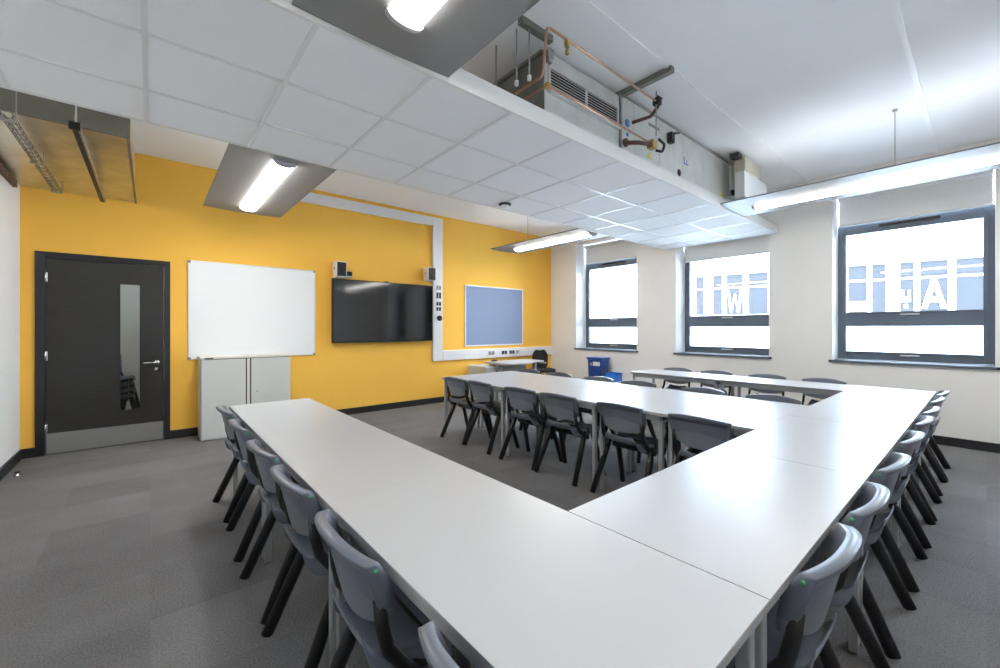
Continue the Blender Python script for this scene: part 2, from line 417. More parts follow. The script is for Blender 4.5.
def speaker(x, label, wside):
    s = thing('wall_speaker', label, 'speaker', (x, D, 2.13), 0, 'speakers either side of the television')
    B(-0.08, 0.08, -0.19, -0.03, 0.0, 0.235).build('cabinet', M_trunk, s, 0.006)
    B(-0.066, 0.068, -0.200, -0.19, 0.012, 0.222).build('grille', M_black, s, 0.004)
    MB().lathe([(0.0, -0.2005), (0.045, -0.2005), (0.045, -0.207), (0.03, -0.207), (0.0, -0.2025)], (0, 0, 0.08), 'y').build('driver', M_bezel, s)
    B(-0.03, 0.03, -0.03, 0.0, 0.08, 0.16).build('bracket', M_black, s)
    MB().lathe([(0.012, 0.0), (0.012, -0.006), (0.0, -0.006)], (-0.081, -0.11, 0.13), 'x').build('port', M_black, s)
    return s
speaker(2.20, 'small white and black wall speaker above the left end of the television', 0)
sp2 = speaker(3.765, 'small white and black wall speaker above the right end of the television', 1); sp2.location.z = 2.19
mc = thing('mini_camera', 'tiny black camera box beside the left wall speaker', 'camera', (2.335, D, 2.14))
B(-0.035, 0.035, -0.17, -0.10, 0.015, 0.085).build('body', M_black, mc, 0.006)
B(-0.04, 0.04, -0.18, 0, 0.0, 0.014).build('shelf', M_trunk, mc, 0.003)
MB().lathe([(0.018, -0.17), (0.018, -0.182), (0.0, -0.184)], (0, 0, 0.05), 'y').build('lens', M_screen, mc)

tk = thing('cable_trunking', 'white cable trunking running up and along the yellow wall', 'trunking', (3.98, D, 0.765))
def tkb(x0_, x1_, z0_, z1_, name):
    B(x0_-3.98, x1_-3.98, -0.05, 0, z0_-0.765, z1_-0.765).build(name, M_trunk, tk, 0.006)
tkb(3.876, 4.08, 0.765, 3.355, 'upright_run')
tkb(4.08, W-0.001, 0.765, 0.95, 'low_run')
tkb(1.15, 3.876, 3.20, 3.355, 'high_run')
for zz in (0.762, 0.945):                       # lid line
    pass
B(0.02, W-3.98-0.02, -0.054, -0.05, 0.085, 0.092).build('lid_seam', M_alu, tk)
def sock(x, z, w, h, m, name='socket'):
    s_ = B(x-3.98-w/2, x-3.98+w/2, -0.058, -0.05, z-0.765-h/2, z-0.765+h/2).build(name, M_trunk, tk, 0.002)
    MB().box(x-3.98-w/2+0.012, x-3.98-0.006, -0.061, -0.058, z-0.765-h/2+0.012, z-0.765+h/2-0.012).box(x-3.98+0.006, x-3.98+w/2-0.012, -0.061, -0.058, z-0.765-h/2+0.012, z-0.765+h/2-0.012).build('insert', m, s_)
sock(3.985, 2.09, 0.12, 0.10, M_socket); sock(3.985, 1.95, 0.12, 0.13, M_black); sock(3.985, 1.80, 0.12, 0.09, M_black); sock(3.985, 1.705, 0.12, 0.09, M_black)
sock(5.22, 0.86, 0.17, 0.10, M_socket); sock(5.56, 0.86, 0.16, 0.095, M_black); sock(5.77, 0.86, 0.16, 0.095, M_black); sock(5.93, 0.86, 0.085, 0.085, M_socket)
MB().lathe([(0.05, -0.05), (0.05, -0.07), (0.042, -0.078), (0.018, -0.08), (0.016, -0.095), (0.0, -0.097)], (0.025, 0, 0.775), 'y').build('dial_control', M_black, tk)

# ------------------------------------------------------------------ cabinet
cb = thing('storage_cabinet', 'low light grey metal storage cabinet under the whiteboard', 'cabinet', (0.95, 6.25, 0))
B(-0.49, 0.49, -0.185, 0.205, 0.0, 0.98).build('carcass', M_cab, cb, 0.003)
B(-0.497, 0.497, -0.205, 0.207, 0.98, 1.005).build('top', M_cabtop, cb, 0.004)
for s, xa, xb in ((0, -0.485, -0.030), (1, 0.030, 0.485)):
    dd = B(xa, xb, -0.203, -0.186, 0.02, 0.972).build('door', M_cab, cb, 0.003)
    if s: MB().lathe([(0.012, -0.203), (0.012, -0.210), (0.0, -0.210)], (0.10, 0, 0.55), 'y').build('lock', M_steel, dd)
B(-0.016, 0.016, -0.201, -0.1875, 0.02, 0.972).build('centre_stile', M_cabtop, cb)
B(-0.4865, 0.4865, -0.187, -0.1855, 0.018, 0.979).build('shadow_gap', M_black, cb)
B(-0.455, -0.37, -0.2075, -0.205, 0.984, 0.998).build('badge', M_black, cb)

# ------------------------------------------------------------------ tables
def make_table(lx, ly):
    t = thing('meeting_table', '', 'table')
    hx, hy = lx/2-0.0006, ly/2-0.0006
    B(-hx, hx, -hy, hy, 0.7255, 0.730).build('tabletop', M_top, t)
    B(-hx, hx, -hy, hy, 0.706, 0.7254).build('edging', M_edge, t)
    i = 0.022; w = 0.025
    MB().box(-hx+i, hx-i, -hy+i, -hy+i+w, 0.662, 0.7055).box(-hx+i, hx-i, hy-i-w, hy-i, 0.662, 0.7055).box(-hx+i, -hx+i+w, -hy+i+w, hy-i-w, 0.662, 0.7055).box(hx-i-w, hx-i, -hy+i+w, hy-i-w, 0.662, 0.7055).build('frame_rail', M_silver, t, 0.002)
    for sx in (-1, 1):
        for sy in (-1, 1):
            cx, cy = sx*(hx-0.038), sy*(hy-0.038)
            lg = B(cx-0.016, cx+0.016, cy-0.016, cy+0.016, 0.008, 0.7055).build('leg', M_silver, t, 0.004)
            B(cx-0.0162, cx+0.0162, cy-0.0162, cy+0.0162, 0.0, 0.01).build('foot', M_socket, lg, 0.003)
    return t
tx_proto = make_table(1.2, 0.6)
ty_proto = make_table(0.6, 1.2)
_first = {'x': True, 'y': True}
def place_table(kind, cx, cy, label, group):
    src = tx_proto if kind == 'x' else ty_proto
    o = src if _first[kind] else copy_tree(src)
    _first[kind] = False
    o.location = (cx, cy, 0); o['label'] = label; o['group'] = group
G = 'white tables set out in rows'
place_table('y', 0.78, 3.32, 'white rectangular table at the whiteboard end of the left arm', G)
place_table('y', 0.78, 2.12, 'white rectangular table in the middle of the left arm', G)
place_table('y', 0.78, 0.92, 'white rectangular table nearest the camera, corner of the left arm', G)
place_table('x', 1.683, 0.62, 'white rectangular table of the front row butted against the left arm', G)
place_table('x', 2.886, 0.62, 'white rectangular table second from the left in the front row', G)
place_table('x', 4.089, 0.62, 'white rectangular table third from the left in the front row', G)
place_table('x', 5.292, 0.62, 'white rectangular table at the window end of the front row', G)
place_table('y', 3.15, 3.92, 'white rectangular table at the far end of the middle arm, on its door side', G)
place_table('y', 3.75, 3.92, 'white rectangular table at the far end of the middle arm, on its window side', G)
place_table('y', 3.15, 2.72, 'white rectangular table halfway along the middle arm, on its door side', G)
place_table('y', 3.75, 2.72, 'white rectangular table halfway along the middle arm, on its window side', G)
place_table('x', 3.45, 1.82, 'white rectangular crosswise table of the middle arm, second from the front row', G)
place_table('x', 3.45, 1.22, 'white rectangular crosswise table where the middle arm joins the front row', G)
place_table('y', 5.58, 2.72, 'white rectangular table at the far end of the window-side arm', G)
place_table('y', 5.58, 1.52, 'white rectangular table where the window-side arm joins the front row', G)

# ------------------------------------------------------------------ chairs
def grid_mesh(name, fn, nu, nv, m, parent, thick=0.0, sub=1, closed=None):
    vs, fs = [], []
    for i in range(nu+1):
        for j in range(nv+1): vs.append(fn(i/nu, j/nv))
    for i in range(nu):
        for j in range(nv): fs.append((i*(nv+1)+j, (i+1)*(nv+1)+j, (i+1)*(nv+1)+j+1, i*(nv+1)+j+1))
    me = bpy.data.meshes.new(name); me.from_pydata(vs, [], fs)
    for p in me.polygons: p.use_smooth = True
    me.materials.append(m)
    o = bpy.data.objects.new(name, me); col.objects.link(o); o.parent = parent
    if thick:
        s = o.modifiers.new('solid', 'SOLIDIFY'); s.thickness = thick; s.offset = -1
    if sub:
        s = o.modifiers.new('sub', 'SUBSURF'); s.levels = sub; s.render_levels = sub
    return o
def lerp_tab(tab, t):
    for (a, va), (b, vb) in zip(tab, tab[1:]):
        if t <= b: return va + (vb-va)*(t-a)/(b-a)
    return tab[-1][1]

def make_chair():
    c = thing('stacking_chair', '', 'chair')
    # seat: dished shell with a rolled front and turned down sides; x forward
    prof = [(0.0, -0.166, 0.505), (0.06, -0.161, 0.477), (0.14, -0.140, 0.447), (0.23, -0.10, 0.437), (0.45, -0.02, 0.432), (0.7, 0.08, 0.440), (0.85, 0.15, 0.450), (0.95, 0.195, 0.445), (1.0, 0.215, 0.415)]
    def seat(u, v):
        x = lerp_tab([(p[0], p[1]) for p in prof], v); z = lerp_tab([(p[0], p[2]) for p in prof], v)
        s = (u-0.5)*2; a = abs(s)
        hw = lerp_tab([(0, 0.105), (0.06, 0.130), (0.14, 0.142), (0.25, 0.155), (0.42, 0.178), (0.8, 0.192), (0.93, 0.19), (1.0, 0.155)], v)
        if a <= 0.8: yy = s/0.8*hw; zz = z + 0.014*(a/0.8)**2.5
        else:
            k = (a-0.8)/0.2; yy = math.copysign(hw + 0.012*k, s); zz = z + 0.014 - 0.055*k*min(1, v*6)
        return (x, yy, zz)
    grid_mesh('seat', seat, 20, 14, M_plastic, c, 0.008, 1)
    # backrest: smooth front skin, thick rim round top and sides, recessed rear panel
    NU, NV = 18, 12
    def hwid(t): return lerp_tab([(0, 0.180), (0.12, 0.190), (0.3, 0.196), (0.85, 0.207), (0.96, 0.207), (1, 0.205)], t)
    def zpos(s, t):
        zb = 0.566 - 0.032*(1-abs(s)**2.2)
        zt = 0.750 + 0.020*(1-abs(s)**2.0)
        return zb + (zt-zb)*t
    def front_x(s, t):
        return -0.140 + 0.046*abs(s)**2.6 - 0.054*t
    us = [-1, -0.955, -0.9, -0.75, -0.6, -0.45, -0.3, -0.15, 0, 0.15, 0.3, 0.45, 0.6, 0.75, 0.9, 0.955, 1]
    ts = [0, 0.06, 0.2, 0.4, 0.6, 0.76, 0.84, 0.88, 0.97, 1.0]
    vs, fs = [], []
    nt = len(ts); nu = len(us)
    for side in (0, 1):
        for s in us:
            for t in ts:
                x = front_x(s, t)
                if not side and abs(s) >= 0.95: x += 0.016*math.sin(PI*t)
                if side:
                    rim_top = 1 if t >= 0.87 else 0
                    rim_side = 1 if abs(s) >= 0.95 else 0
                    th = 0.014
                    if rim_side: th = 0.030 + 0.012*t
                    if rim_top: th = 0.036
                    x -= th
                vs.append((x, s*hwid(t), zpos(s, t)))
    N = nu*nt
    for i in range(nu-1):
        for j in range(nt-1):
            a = i*nt+j
            fs.append((a, a+1, a+nt+1, a+nt)); fs.append((N+a, N+a+nt, N+a+nt+1, N+a+1))
    for i in range(nu-1):
        a = i*nt; fs.append((a, a+nt, N+a+nt, N+a)); a = i*nt+nt-1; fs.append((a, N+a, N+a+nt, a+nt))
    for j in range(nt-1):
        a = j; fs.append((a, N+a, N+a+1, a+1)); a = (nu-1)*nt+j; fs.append((a, a+1, N+a+1, N+a))
    me = bpy.data.meshes.new('backrest'); me.from_pydata(vs, [], fs)
    bm = bmesh.new(); bm.from_mesh(me); bmesh.ops.recalc_face_normals(bm, faces=bm.faces[:])
    cl = bm.edges.layers.float.new('crease_edge'); bm.verts.ensure_lookup_table()
    for e in bm.edges:
        a, b = (v.index for v in e.verts)
        if (a >= N) != (b >= N): continue
        (ia, ja), (ib, jb) = divmod(a % N, nt), divmod(b % N, nt)
        if (ja == jb and ja in (0, nt-1)) or (ia == ib and ia in (0, nu-1)): e[cl] = 0.55
    bm.to_mesh(me); bm.free()
    for p in me.polygons: p.use_smooth = True
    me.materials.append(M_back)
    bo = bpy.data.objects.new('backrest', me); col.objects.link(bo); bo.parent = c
    sb = bo.modifiers.new('sub', 'SUBSURF'); sb.levels = 1; sb.render_levels = 1
    # uprights, legs
    for sy in (-1, 1):
        pts = [(-0.138, sy*0.183, 0.64), (-0.132, sy*0.184, 0.57), (-0.116, sy*0.188, 0.50), (-0.070, sy*0.192, 0.435), (-0.03, sy*0.194, 0.400)]
        MB().tube(pts, [0.012, 0.013, 0.013, 0.014, 0.014], 12, ry=0.019).build('upright', M_plastic_leg, c)
    for sy in (-1, 1):
        MB().tube([(-0.020, sy*0.194, 0.430), (-0.06, sy*0.203, 0.33), (-0.205, sy*0.232, 0.004)], [0.022, 0.024, 0.020], 14, ry=0.026).build('leg', M_plastic_leg, c)
        MB().tube([(0.09, sy*0.194, 0.430), (0.115, sy*0.203, 0.33), (0.215, sy*0.232, 0.004)], [0.022, 0.023, 0.019], 14, ry=0.024).build('leg', M_plastic_leg, c)
    # bearer under the seat
    MB().tube([(0.03, -0.200, 0.405), (0.03, 0.200, 0.405)], 0.012, 8, ry=0.05).build('seat_bearer', M_plastic_leg, c)
    for sy in (-1, 1):
        MB().lathe([(0.0062, 0.0), (0.0062, sy*0.0025), (0.0, sy*0.0025)], (-0.158, sy*0.2048, 0.731), 'y', 14).build('badge', M_green, c)
    return c
chair0 = make_chair()
used = [False]
def chair(x, y, rz, label, group, z=0):
    o = copy_tree(chair0) if used[0] else chair0
    used[0] = True
    o.location = (x, y, z); o.rotation_euler = (0, 0, rz); o['label'] = label; o['group'] = group
    return o
ord_ = ['first', 'second', 'third', 'fourth', 'fifth', 'sixth', 'seventh', 'eighth']
gl = 'chairs along the outer side of the left arm'
for k, (y, r, n) in enumerate(zip((3.65, 3.03, 2.37, 1.82, 1.21, 0.54), (2, -2, 2, 1, -1, 2), ('farthest one, nearest the cabinet', 'second from the cabinet end', 'third from the cabinet end', 'fourth from the cabinet end', 'second nearest the camera, its seat showing', 'nearest the camera, cut off by the bottom edge'))):
    chair(0.60, y, math.radians(r), 'charcoal chair on the left arm, ' + n, gl)
gr = 'chairs along the outer side of the front row'
for k, (x, r) in enumerate(zip((1.42, 1.94, 2.56, 3.22, 3.87, 4.41, 5.08, 5.62), (0, 2, -1, 0, 1, 0, -1, 0))):
    n = 'nearest the camera, at bottom right' if k == 0 else ('farthest away by the window wall' if k == 7 else ord_[k] + ' from the camera')
    chair(x, 0.447, PI/2 + math.radians(r), 'charcoal chair on the right edge, ' + n, gr)
gm = 'chairs along the door side of the middle arm'
for k, (y, r) in enumerate(zip((4.15, 3.67, 3.02, 2.51, 1.86, 1.25), (1, -2, 2, 0, -2, -1))):
    n = ('at its far end' if k == 0 else ('nearest the front row, partly hidden' if k == 5 else ord_[k] + ' from its far end'))
    chair(2.97, y, math.radians(r), 'charcoal chair on the door side of the middle arm, ' + n, gm)
gf = 'chairs along the window side of the middle arm'
for k, (y, r) in enumerate(zip((4.22, 3.66, 3.02, 2.49, 1.80, 1.20), (0, 0, 0, 0, 0, 0))):
    n = ('farthest one' if k == 0 else ('nearest the front row' if k == 5 else ord_[k] + ' from the far end'))
    chair(3.95, y, PI + math.radians(r), 'charcoal chair peeping over the middle arm, ' + n, gf)
gw = 'chairs between the far arm and the window wall'
for k, (y, r) in enumerate(zip((2.96, 2.41, 1.80, 1.22), (0, 1, 0, 0))):
    n = ('leftmost of the four' if k == 0 else ('rightmost of the four' if k == 3 else ord_[k] + ' from the left'))
    chair(5.80, y, PI + math.radians(r), 'charcoal chair under the windows, ' + n, gw)
for k in range(4):
    chair(-0.42, 7.55, math.radians(-60), 'charcoal chair stacked in the corridor behind the door glass, ' + ['bottom of the stack', 'second from the bottom', 'second from the top', 'top of the stack'][k], 'chairs stacked in the corridor', z=k*0.085)

# ------------------------------------------------------------------ teacher corner
dk = thing('teacher_desk', 'white wave-front desk in the far corner by the notice board', 'desk', (5.3, 5.7, 0))
poly = [(4.80, 6.10), (4.80, 5.42), (4.84, 5.385), (5.05, 5.37), (5.25, 5.41), (5.45, 5.50), (5.65, 5.58), (5.88, 5.60), (5.88, 6.10)]
MB().prism([(x-5.3, y-5.7) for x, y in poly], 0.706, 0.731).build('desktop', M_top, dk, 0.003)
for x in (4.86, 5.80):
    MB().box(x-5.3-0.02, x-5.3+0.02, -0.20, 0.34, 0.0, 0.03).box(x-5.3-0.025, x-5.3+0.025, 0.05, 0.12, 0.03, 0.70).box(x-5.3-0.02, x-5.3+0.02, -0.22, 0.34, 0.68, 0.7055).build('leg', M_silver, dk, 0.003)
B(-0.40, 0.44, 0.26, 0.28, 0.36, 0.70).build('modesty_panel', M_edge, dk)
pdl = thing('drawer_pedestal', 'white drawer pedestal tucked under the left end of the corner desk', 'drawers', (4.62+0.19, 6.12, 0))
B(-0.20, 0.20, -0.28, 0.28, 0.03, 0.655).build('carcass', M_cab, pdl, 0.004)
for k, (a, b) in enumerate(((0.05, 0.34), (0.35, 0.495), (0.505, 0.645))):
    q = B(-0.195, 0.195, -0.296, -0.281, a, b).build('drawer', M_top, pdl, 0.003)
    B(-0.06, 0.06, -0.308, -0.296, b-0.035, b-0.023).build('handle', M_steel, q, 0.002)
for sx in (-0.16, 0.16):
    for sy in (-0.22, 0.22):
        MB().tube([(sx, sy-0.012, 0.015), (sx, sy+0.012, 0.015)], 0.0149, 12).build('castor', M_black, pdl)
ms = tag(MB().tube([(4.86, 5.97, 0.75), (4.93, 5.985, 0.752), (5.0, 5.98, 0.75)], [0.012, 0.02, 0.014], 12).build('cable_bundle', M_black), 'small black bundle of cable on the left end of the corner desk', 'cable')

oc = thing('office_chair', 'black upholstered office chair behind the corner desk', 'office chair', (6.27, 6.0, 0), math.radians(-115))
def ob(u, v):
    s = (u-0.5)*2; w = lerp_tab([(0, 0.12), (0.2, 0.16), (0.7, 0.17), (0.9, 0.13), (1, 0.07)], v)
    return (-0.19 + 0.04*s*s, s*w, 0.50 + 0.39*v)
grid_mesh('backrest', ob, 10, 10, M_fabric, oc, 0.045, 1)
def os_(u, v):
    s = (u-0.5)*2; w = lerp_tab([(0, 0.18), (0.2, 0.22), (0.8, 0.23), (1, 0.19)], v)
    return (-0.20 + 0.42*v, s*w, 0.46 - 0.02*s*s*0 - 0.02*max(0, v-0.8)*5)
grid_mesh('seat', os_, 10, 10, M_fabric, oc, 0.06, 1)
MB().tube([(-0.235, 0, 0.62), (-0.245, 0, 0.45), (-0.17, 0, 0.385), (0, 0, 0.385)], 0.018, 8).build('back_stem', M_black, oc)
MB().tube([(0, 0, 0.08), (0, 0, 0.40)], 0.025, 12).build('column', M_chrome, oc)
for k in range(5):
    a = 2*PI*k/5 + 0.3
    lg = MB().tube([(0.02*math.cos(a), 0.02*math.sin(a), 0.10), (0.26*math.cos(a), 0.26*math.sin(a), 0.07)], [0.02, 0.014], 8).build('leg', M_black, oc)
    MB().tube([(0.26*math.cos(a)-0.012*math.sin(a), 0.26*math.sin(a)+0.012*math.cos(a), 0.028), (0.26*math.cos(a)+0.012*math.sin(a), 0.26*math.sin(a)-0.012*math.cos(a), 0.028)], 0.0275, 12).build('castor', M_black, lg)

bn = thing('recycling_bin', 'tall dark blue recycling bin with a white label under the window', 'bin', (6.78, 4.98, 0))
def taper(mb, w0, w1, d0, d1, z0, z1):
    i = len(mb.v)
    mb.v += [(-w0,-d0,z0),(w0,-d0,z0),(w0,d0,z0),(-w0,d0,z0),(-w1,-d1,z1),(w1,-d1,z1),(w1,d1,z1),(-w1,d1,z1)]
    for q in ((0,3,2,1),(4,5,6,7),(0,1,5,4),(1,2,6,5),(2,3,7,6),(3,0,4,7)): mb.f.append(tuple(i+k for k in q)); mb.smooth.append(False)
    return mb
taper(MB(), 0.11, 0.13, 0.14, 0.165, 0, 0.74).build('body', M_blue, bn, 0.012)
MB().box(-0.145, 0.145, -0.178, 0.178, 0.74, 0.785).build('rim', M_blue, bn, 0.008)
B(-0.1345, -0.1305, -0.13, 0.03, 0.62, 0.70).build('label', M_label, bn)
B(-0.1345, -0.1305, 0.05, 0.10, 0.62, 0.68).build('sticker', mat('pink_sticker', (0.45, 0.3, 0.4), 0.6), bn)
bx = thing('archive_box', 'white box on the floor beside the dark blue bin', 'box', (6.62, 4.50, 0))
B(-0.15, 0.15, -0.13, 0.13, 0.0, 0.30).build('body', M_trunk, bx, 0.004)
B(-0.157, 0.157, -0.137, 0.137, 0.30, 0.365).build('lid', M_trunk, bx, 0.004)
cr = thing('storage_crate', 'bright blue open plastic crate on top of the white box', 'crate', (6.64, 4.52, 0.365))
m_ = MB().box(-0.11, 0.11, -0.10, 0.10, 0, 0.008)
for q in ((-0.11, -0.103, -0.10, 0.10), (0.103, 0.11, -0.10, 0.10), (-0.103, 0.103, -0.10, -0.093), (-0.103, 0.103, 0.093, 0.10)): m_.box(*q, 0.008, 0.155)
m_.build('body', M_blue2, cr)
MB().box(-0.118, -0.11, -0.108, 0.108, 0.14, 0.155).box(0.11, 0.118, -0.108, 0.108, 0.14, 0.155).box(-0.11, 0.11, -0.108, -0.10, 0.14, 0.155).box(-0.11, 0.11, 0.10, 0.108, 0.14, 0.155).build('rim', M_blue2, cr, 0.002)

# ------------------------------------------------------------------ suspended tile raft
RY0, RY1, RZ = 1.98, 3.70, 2.75
rf = thing('ceiling_raft', 'suspended raft of white ceiling tiles crossing the whole room', 'ceiling raft', (3.0, 2.84, RZ))
ox, oy = 3.0, 2.84
B(L+0.002-ox, W-0.002-ox, RY0+0.004-oy, RY1-0.004-oy, 0.006, 0.022).build('tile_field', M_tile, rf)
gb = MB()
xs = [-0.02+0.6055*k for k in range(-1, 12)]
for x in xs: gb.box(x-0.012-ox, x+0.012-ox, RY0+0.02-oy, RY1-0.02-oy, 0.001, 0.0065)
for y in (2.59, 3.20):
    e = [L+0.004] + xs + [W-0.004]
    for a, b in zip(e, e[1:]):
        a2 = a+0.012 if a > L+0.01 else a; b2 = b-0.012 if b < W-0.01 else b
        if b2 > a2: gb.box(a2-ox, b2-ox, y-0.012-oy, y+0.012-oy, 0.001, 0.0065)
gb.build('grid', M_grid, rf)
fa = MB().box(L+0.002-ox, W-0.002-ox, RY0-oy, RY0+0.004-oy, 0, 0.115).box(L+0.002-ox, W-0.002-ox, RY1-0.004-oy, RY1-oy, 0, 0.115)
fa.box(L+0.002-ox, W-0.002-ox, RY0+0.004-oy, RY0+0.02-oy, 0.0, 0.004).box(L+0.002-ox, W-0.002-ox, RY1-0.02-oy, RY1-0.004-oy, 0.0, 0.004)
fa.box(W-0.022-ox, W-0.002-ox, RY0+0.02-oy, RY1-0.02-oy, 0.0, 0.005)
fa.build('edge_trim', M_fascia, rf)
for k in range(6):
    for y in (2.2, 3.4):
        x = 0.2 + 1.2*k
        if y < 3 and 2.0 < x < 6.7: continue
        MB().tube([(x-ox, y-oy, 0.02), (x-ox, y-oy, HC-RZ)], 0.0025, 6).build('hanger_wire', M_rod, rf)
sd = thing('smoke_detector', 'round smoke detector with black base under the ceiling raft', 'smoke detector', (3.04, 3.50, RZ+0.001))
MB().lathe([(0.0, 0.0), (0.07, 0.0), (0.068, -0.016), (0.055, -0.02), (0.0, -0.02)]).build('base', M_black, sd)
MB().lathe([(0.0, -0.0201), (0.045, -0.0201), (0.05, -0.03), (0.038, -0.045), (0.0, -0.05)]).build('dome', M_trunk, sd)

# ------------------------------------------------------------------ winged pendant lights
def wing_light(x0, x1, y0, y1, ty0, ty1, tx, z, label, rods):
    cx, cy = tx, (y0+y1)/2
    t = thing('winged_pendant_light', label, 'pendant light', (cx, cy, z), 0, 'grey winged pendant lights')
    # folded sheet: shallow gull section
    sec = [(x0-cx, 0.012), (tx-cx-0.095, 0.0), (tx-cx+0.095, 0.0), (x1-cx, 0.012)]
    m = MB(); th = 0.012
    for (a, za), (b, zb) in zip(sec, sec[1:]):
        i = len(m.v); ya, yb = y0-cy, y1-cy
        m.v += [(a,ya,za),(b,ya,zb),(b,yb,zb),(a,yb,za),(a,ya,za+th),(b,ya,zb+th),(b,yb,zb+th),(a,yb,za+th)]
        for q in ((0,3,2,1),(4,5,6,7),(0,1,5,4),(1,2,6,5),(2,3,7,6),(3,0,4,7)): m.f.append(tuple(i+k for k in q)); m.smooth.append(False)
    m.build('wing_panel', M_wing, t)
    # lens shaped diffuser
    n = 10; hw = 0.082; dp = 0.034
    d = MB()
    arc = [(-hw*math.cos(PI*k/n), -dp*math.sin(PI*k/n)-0.001) for k in range(n+1)]
    i = len(d.v)
    for y in (ty0-cy, ty1-cy): d.v += [(a, y, b) for a, b in arc]
    for k in range(n):
        d.f.append((i+k, i+k+1, i+n+1+k+1, i+n+1+k)); d.smooth.append(True)
    d.f.append(tuple(i+k for k in range(n+1))); d.f.append(tuple(i+n+1+k for k in reversed(range(n+1)))); d.f.append((i, i+n, i+2*n+1, i+n+1)); d.smooth += [False]*3
    d.build('diffuser', M_diff if y1 > 3 else M_diff_near, t)
    for ya in (ty0-cy-0.03, ty1-cy+0.001):
        e = MB(); i = 0; arc2 = [(-0.092*math.cos(PI*k/n), -0.041*math.sin(PI*k/n)-0.0005) for k in range(n+1)]
        for y in (ya, ya+0.029): e.v += [(a, y, b) for a, b in arc2]
        for k in range(n): e.f.append((k, k+1, n+2+k, n+1+k)); e.smooth.append(True)
        e.f.append(tuple(range(n+1))); e.f.append(tuple(n+1+k for k in reversed(range(n+1)))); e.f.append((0, n, 2*n+1, n+1)); e.smooth += [False]*3
        e.build('end_cap', M_endcap, t)
    B(-0.05, 0.05, ty0-cy, ty1-cy, 0.0125, 0.05).build('gear_tray', M_endcap, t)
    B(-0.035, 0.035, ty0-cy+0.02, ty1-cy-0.02, 0.0505, 0.056).build('uplight_strip', M_up, t)
    for y in rods:
        MB().tube([(0, y-cy, 0.05), (0, y-cy, HC-z)], 0.004, 8).build('suspension_rod', M_rod, t)
        MB().lathe([(0.02, HC-z), (0.02, HC-z-0.015), (0.0, HC-z-0.015)], (0, y-cy, 0)).build('ceiling_cup', M_rod, t)
    return t
wing_light(0.465, 1.275, 3.705, 5.86, 3.87, 5.58, 0.875, 2.762, 'grey winged pendant light over the whiteboard end, nearest the door', (4.3, 5.3))
wing_light(0.475, 1.29, -1.6, 1.975, -1.45, 1.70, 0.885, 2.762, 'grey winged pendant light at the top edge of the picture', (-0.9, 1.5))
wing_light(4.70, 5.42, 3.705, 5.80, 3.83, 5.45, 5.045, 2.775, 'grey winged pendant light in front of the notice board corner', (4.2, 5.2))
wing_light(4.98, 5.76, -2.2, 1.975, -2.05, 1.72, 5.37, 2.762, 'long winged pendant light in front of the right-hand window', (-1.2, 0.56))

# ------------------------------------------------------------------ left duct, cable tray, strut
du = thing('air_duct', 'large galvanised duct boxed under the ceiling above the door', 'duct', (-0.585, 5.4, 2.83))
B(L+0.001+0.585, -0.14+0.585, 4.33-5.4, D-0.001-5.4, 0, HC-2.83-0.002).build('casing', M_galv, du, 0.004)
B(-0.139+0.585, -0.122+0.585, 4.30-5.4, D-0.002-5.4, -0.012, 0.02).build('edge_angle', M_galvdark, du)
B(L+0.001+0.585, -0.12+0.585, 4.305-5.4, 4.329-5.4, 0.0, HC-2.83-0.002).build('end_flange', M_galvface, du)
ty = thing('cable_tray', 'wire basket cable tray hanging below the duct near the left wall', 'cable tray', (-0.71, 5.06, 2.72))
m_ = MB()
for dx, dz in ((-0.026, 0.026), (-0.026, 0), (0.026, 0), (0.026, 0.026)): m_.tube([(dx, -0.97, dz), (dx, 0.97, dz)], 0.004, 6)
for k in range(20):
    y = -0.95 + 0.1*k; m_.tube([(-0.026, y, 0.028), (-0.026, y, -0.001), (0.026, y, -0.001), (0.026, y, 0.028)], 0.004, 6)
m_.build('wire_basket', M_galvdark, ty)
for y in (-0.93, 0.0, 0.93):
    z1 = HC-2.72 if y < -0.8 else 0.109
    for dx in (-0.036, 0.036): MB().tube([(dx, y, -0.006), (dx, y, z1)], 0.004, 8).build('hanger_rod', M_rod, ty)
    B(-0.042, 0.042, y-0.010, y+0.010, -0.018, -0.006).build('bracket', M_rod, ty)
cbm = tag(MB().tube([(-0.72, 4.1, 2.731), (-0.70, 4.7, 2.729), (-0.73, 5.4, 2.731), (-0.71, 6.0, 2.729)], 0.006, 8).build('cable', M_socket), 'grey cable lying in the wire basket tray', 'cable')
st = thing('strut_rail', 'black strut rail hanging below the duct above the door', 'rail', (-0.39, 5.05, 2.70))
MB().box(-0.015, 0.015, -1.05, 1.05, 0.0, 0.035).build('channel', M_black, st)
B(0.0155, 0.026, -1.05, 1.05, 0.002, 0.02).build('side_lip', M_rod, st)
B(-0.028, 0.028, -1.075, -1.051, -0.005, 0.045).build('end_bracket', M_black, st)
for y in (-1.0, 0.95): MB().tube([(0, y, 0.045), (0, y, 0.128 if y > 0 else HC-2.70)], 0.005, 8).build('hanger_rod', M_rod, st)

